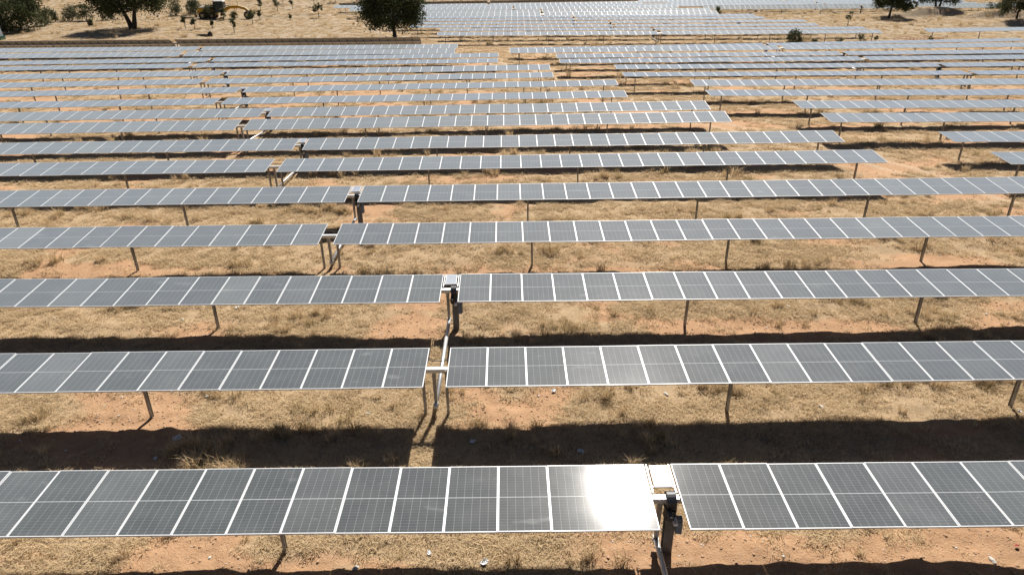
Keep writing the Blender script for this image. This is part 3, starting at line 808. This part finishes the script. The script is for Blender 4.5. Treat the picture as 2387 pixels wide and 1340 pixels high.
for s in range(2): tuft(530 + s, 46, .15, .10, .26, 1.1, 'weed', .0075)         # 7-8 brown weed
def scatter(name, pts, rot, scl, idx, coll, label, cat):
    me = bpy.data.meshes.new(name)
    me.vertices.add(len(pts)); me.vertices.foreach_set('co', pts.astype(np.float32).ravel())
    for nm, ty, v in (('rot', 'FLOAT', rot), ('scl', 'FLOAT', scl), ('pick', 'INT', idx)):
        a = me.attributes.new(nm, ty, 'POINT'); a.data.foreach_set('value', v.astype(np.int32 if ty == 'INT' else np.float32))
    o = bpy.data.objects.new(name, me); col.objects.link(o)
    ng = bpy.data.node_groups.new(name + '_nodes', 'GeometryNodeTree')
    ng.interface.new_socket('Geometry', in_out='INPUT', socket_type='NodeSocketGeometry')
    ng.interface.new_socket('Geometry', in_out='OUTPUT', socket_type='NodeSocketGeometry')
    gi = ng.nodes.new('NodeGroupInput'); go = ng.nodes.new('NodeGroupOutput')
    ci = ng.nodes.new('GeometryNodeCollectionInfo'); ci.inputs['Collection'].default_value = coll
    ci.inputs['Separate Children'].default_value = True; ci.inputs['Reset Children'].default_value = True
    ip = ng.nodes.new('GeometryNodeInstanceOnPoints'); ip.inputs['Pick Instance'].default_value = True
    def attr(nm, ty):
        n = ng.nodes.new('GeometryNodeInputNamedAttribute'); n.data_type = ty; n.inputs['Name'].default_value = nm
        return n.outputs['Attribute']
    cx = ng.nodes.new('ShaderNodeCombineXYZ'); ng.links.new(attr('rot', 'FLOAT'), cx.inputs['Z'])
    ng.links.new(gi.outputs[0], ip.inputs['Points']); ng.links.new(ci.outputs[0], ip.inputs['Instance'])
    ng.links.new(attr('pick', 'INT'), ip.inputs['Instance Index']); ng.links.new(cx.outputs[0], ip.inputs['Rotation'])
    ng.links.new(attr('scl', 'FLOAT'), ip.inputs['Scale']); ng.links.new(ip.outputs[0], go.inputs[0])
    md = o.modifiers.new('scatter', 'NODES'); md.node_group = ng
    o['kind'] = 'stuff'; o['label'] = label; o['category'] = cat
    return o
def sample(y0, y1, dens):
    n = int(dens * (y1 - y0) * (1.6 * (y0 + y1) / 2 + 12))
    y = y0 + (y1 - y0) * rng.random(n); w = .80 * y + 6
    x = (rng.random(n) * 2 - 1) * ((.80 * y1 + 6))
    k = np.abs(x) < w
    return x[k], y[k]
X, Y, S, I = [], [], [], []
for y0, y1, dens, big in ((7, 22, 70, .85), (22, 36, 34, 1.0), (36, 60, 13, 1.3), (60, 100, 5.5, 1.6), (100, 180, 3.0, 1.8)):
    x, y = sample(y0, y1, dens)
    m = soil_mask(x, y); patch = fbm(x / 2.2, y / 1.6, 77, 3); tall = fbm(x / 1.7, y / .9, 91, 3)
    keep = rng.random(len(x)) < np.clip(1.15 - m * 1.1, .04, 1) * np.clip(.35 + 2.2 * (patch - .33), .12, 1) * (1 - .85 * track_mask(x, y))
    x, y, m, patch, tall = x[keep], y[keep], m[keep], patch[keep], tall[keep]
    r = rng.random(len(x))
    pt = np.clip((tall - .62) * 2.4, .008, .4)
    if y0 >= 36: pt = pt * .8
    idx = np.where(r < pt * .72, 4 + rng.integers(0, 3, len(x)), np.where(r < pt, 7 + rng.integers(0, 2, len(x)), rng.integers(0, 4, len(x))))
    X.append(x); Y.append(y); I.append(idx); S.append(big * (.55 + .75 * rng.random(len(x))) * np.where(idx >= 4, .55 + .9 * tall, 1.0))
X, Y, S, I = map(np.concatenate, (X, Y, S, I))
scatter('dry_grass', np.stack([X, Y, ground_z(X, Y)], 1), rng.random(len(X)) * 6.283, S, I, kit, 'dry straw-coloured grass covering the ground between the panel rows', 'grass')
kit2 = bpy.data.collections.new('clod_kit')
for s in range(4):
    g = np.random.default_rng(700 + s)
    bm = bmesh.new(); bmesh.ops.create_icosphere(bm, subdivisions=1, radius=1)
    for v in bm.verts: v.co = v.co * (.7 + .5 * g.random()); v.co.z *= .65
    me = bpy.data.meshes.new('clod'); bm.to_mesh(me); bm.free(); me.materials.append(M['clod'] if s < 3 else M['stone'])
    kit2.objects.link(bpy.data.objects.new('clod_%d' % s, me))
x1, y1 = sample(7, 24, 60); x2, y2 = sample(24, 45, 14)
x = np.concatenate([x1, x2]); y = np.concatenate([y1, y2])
k = rng.random(len(x)) < np.clip(soil_mask(x, y) * 1.0 + .04, 0, 1); x, y = x[k], y[k]
sc = .012 + .03 * rng.random(len(x)) ** 3
scatter('soil_clods', np.stack([x, y, ground_z(x, y) + sc * .2], 1), rng.random(len(x)) * 6.283, sc, np.where(rng.random(len(x)) < .93, rng.integers(0, 3, len(x)), 3), kit2,
        'reddish soil clods and gravel strewn over the bare patches', 'gravel')
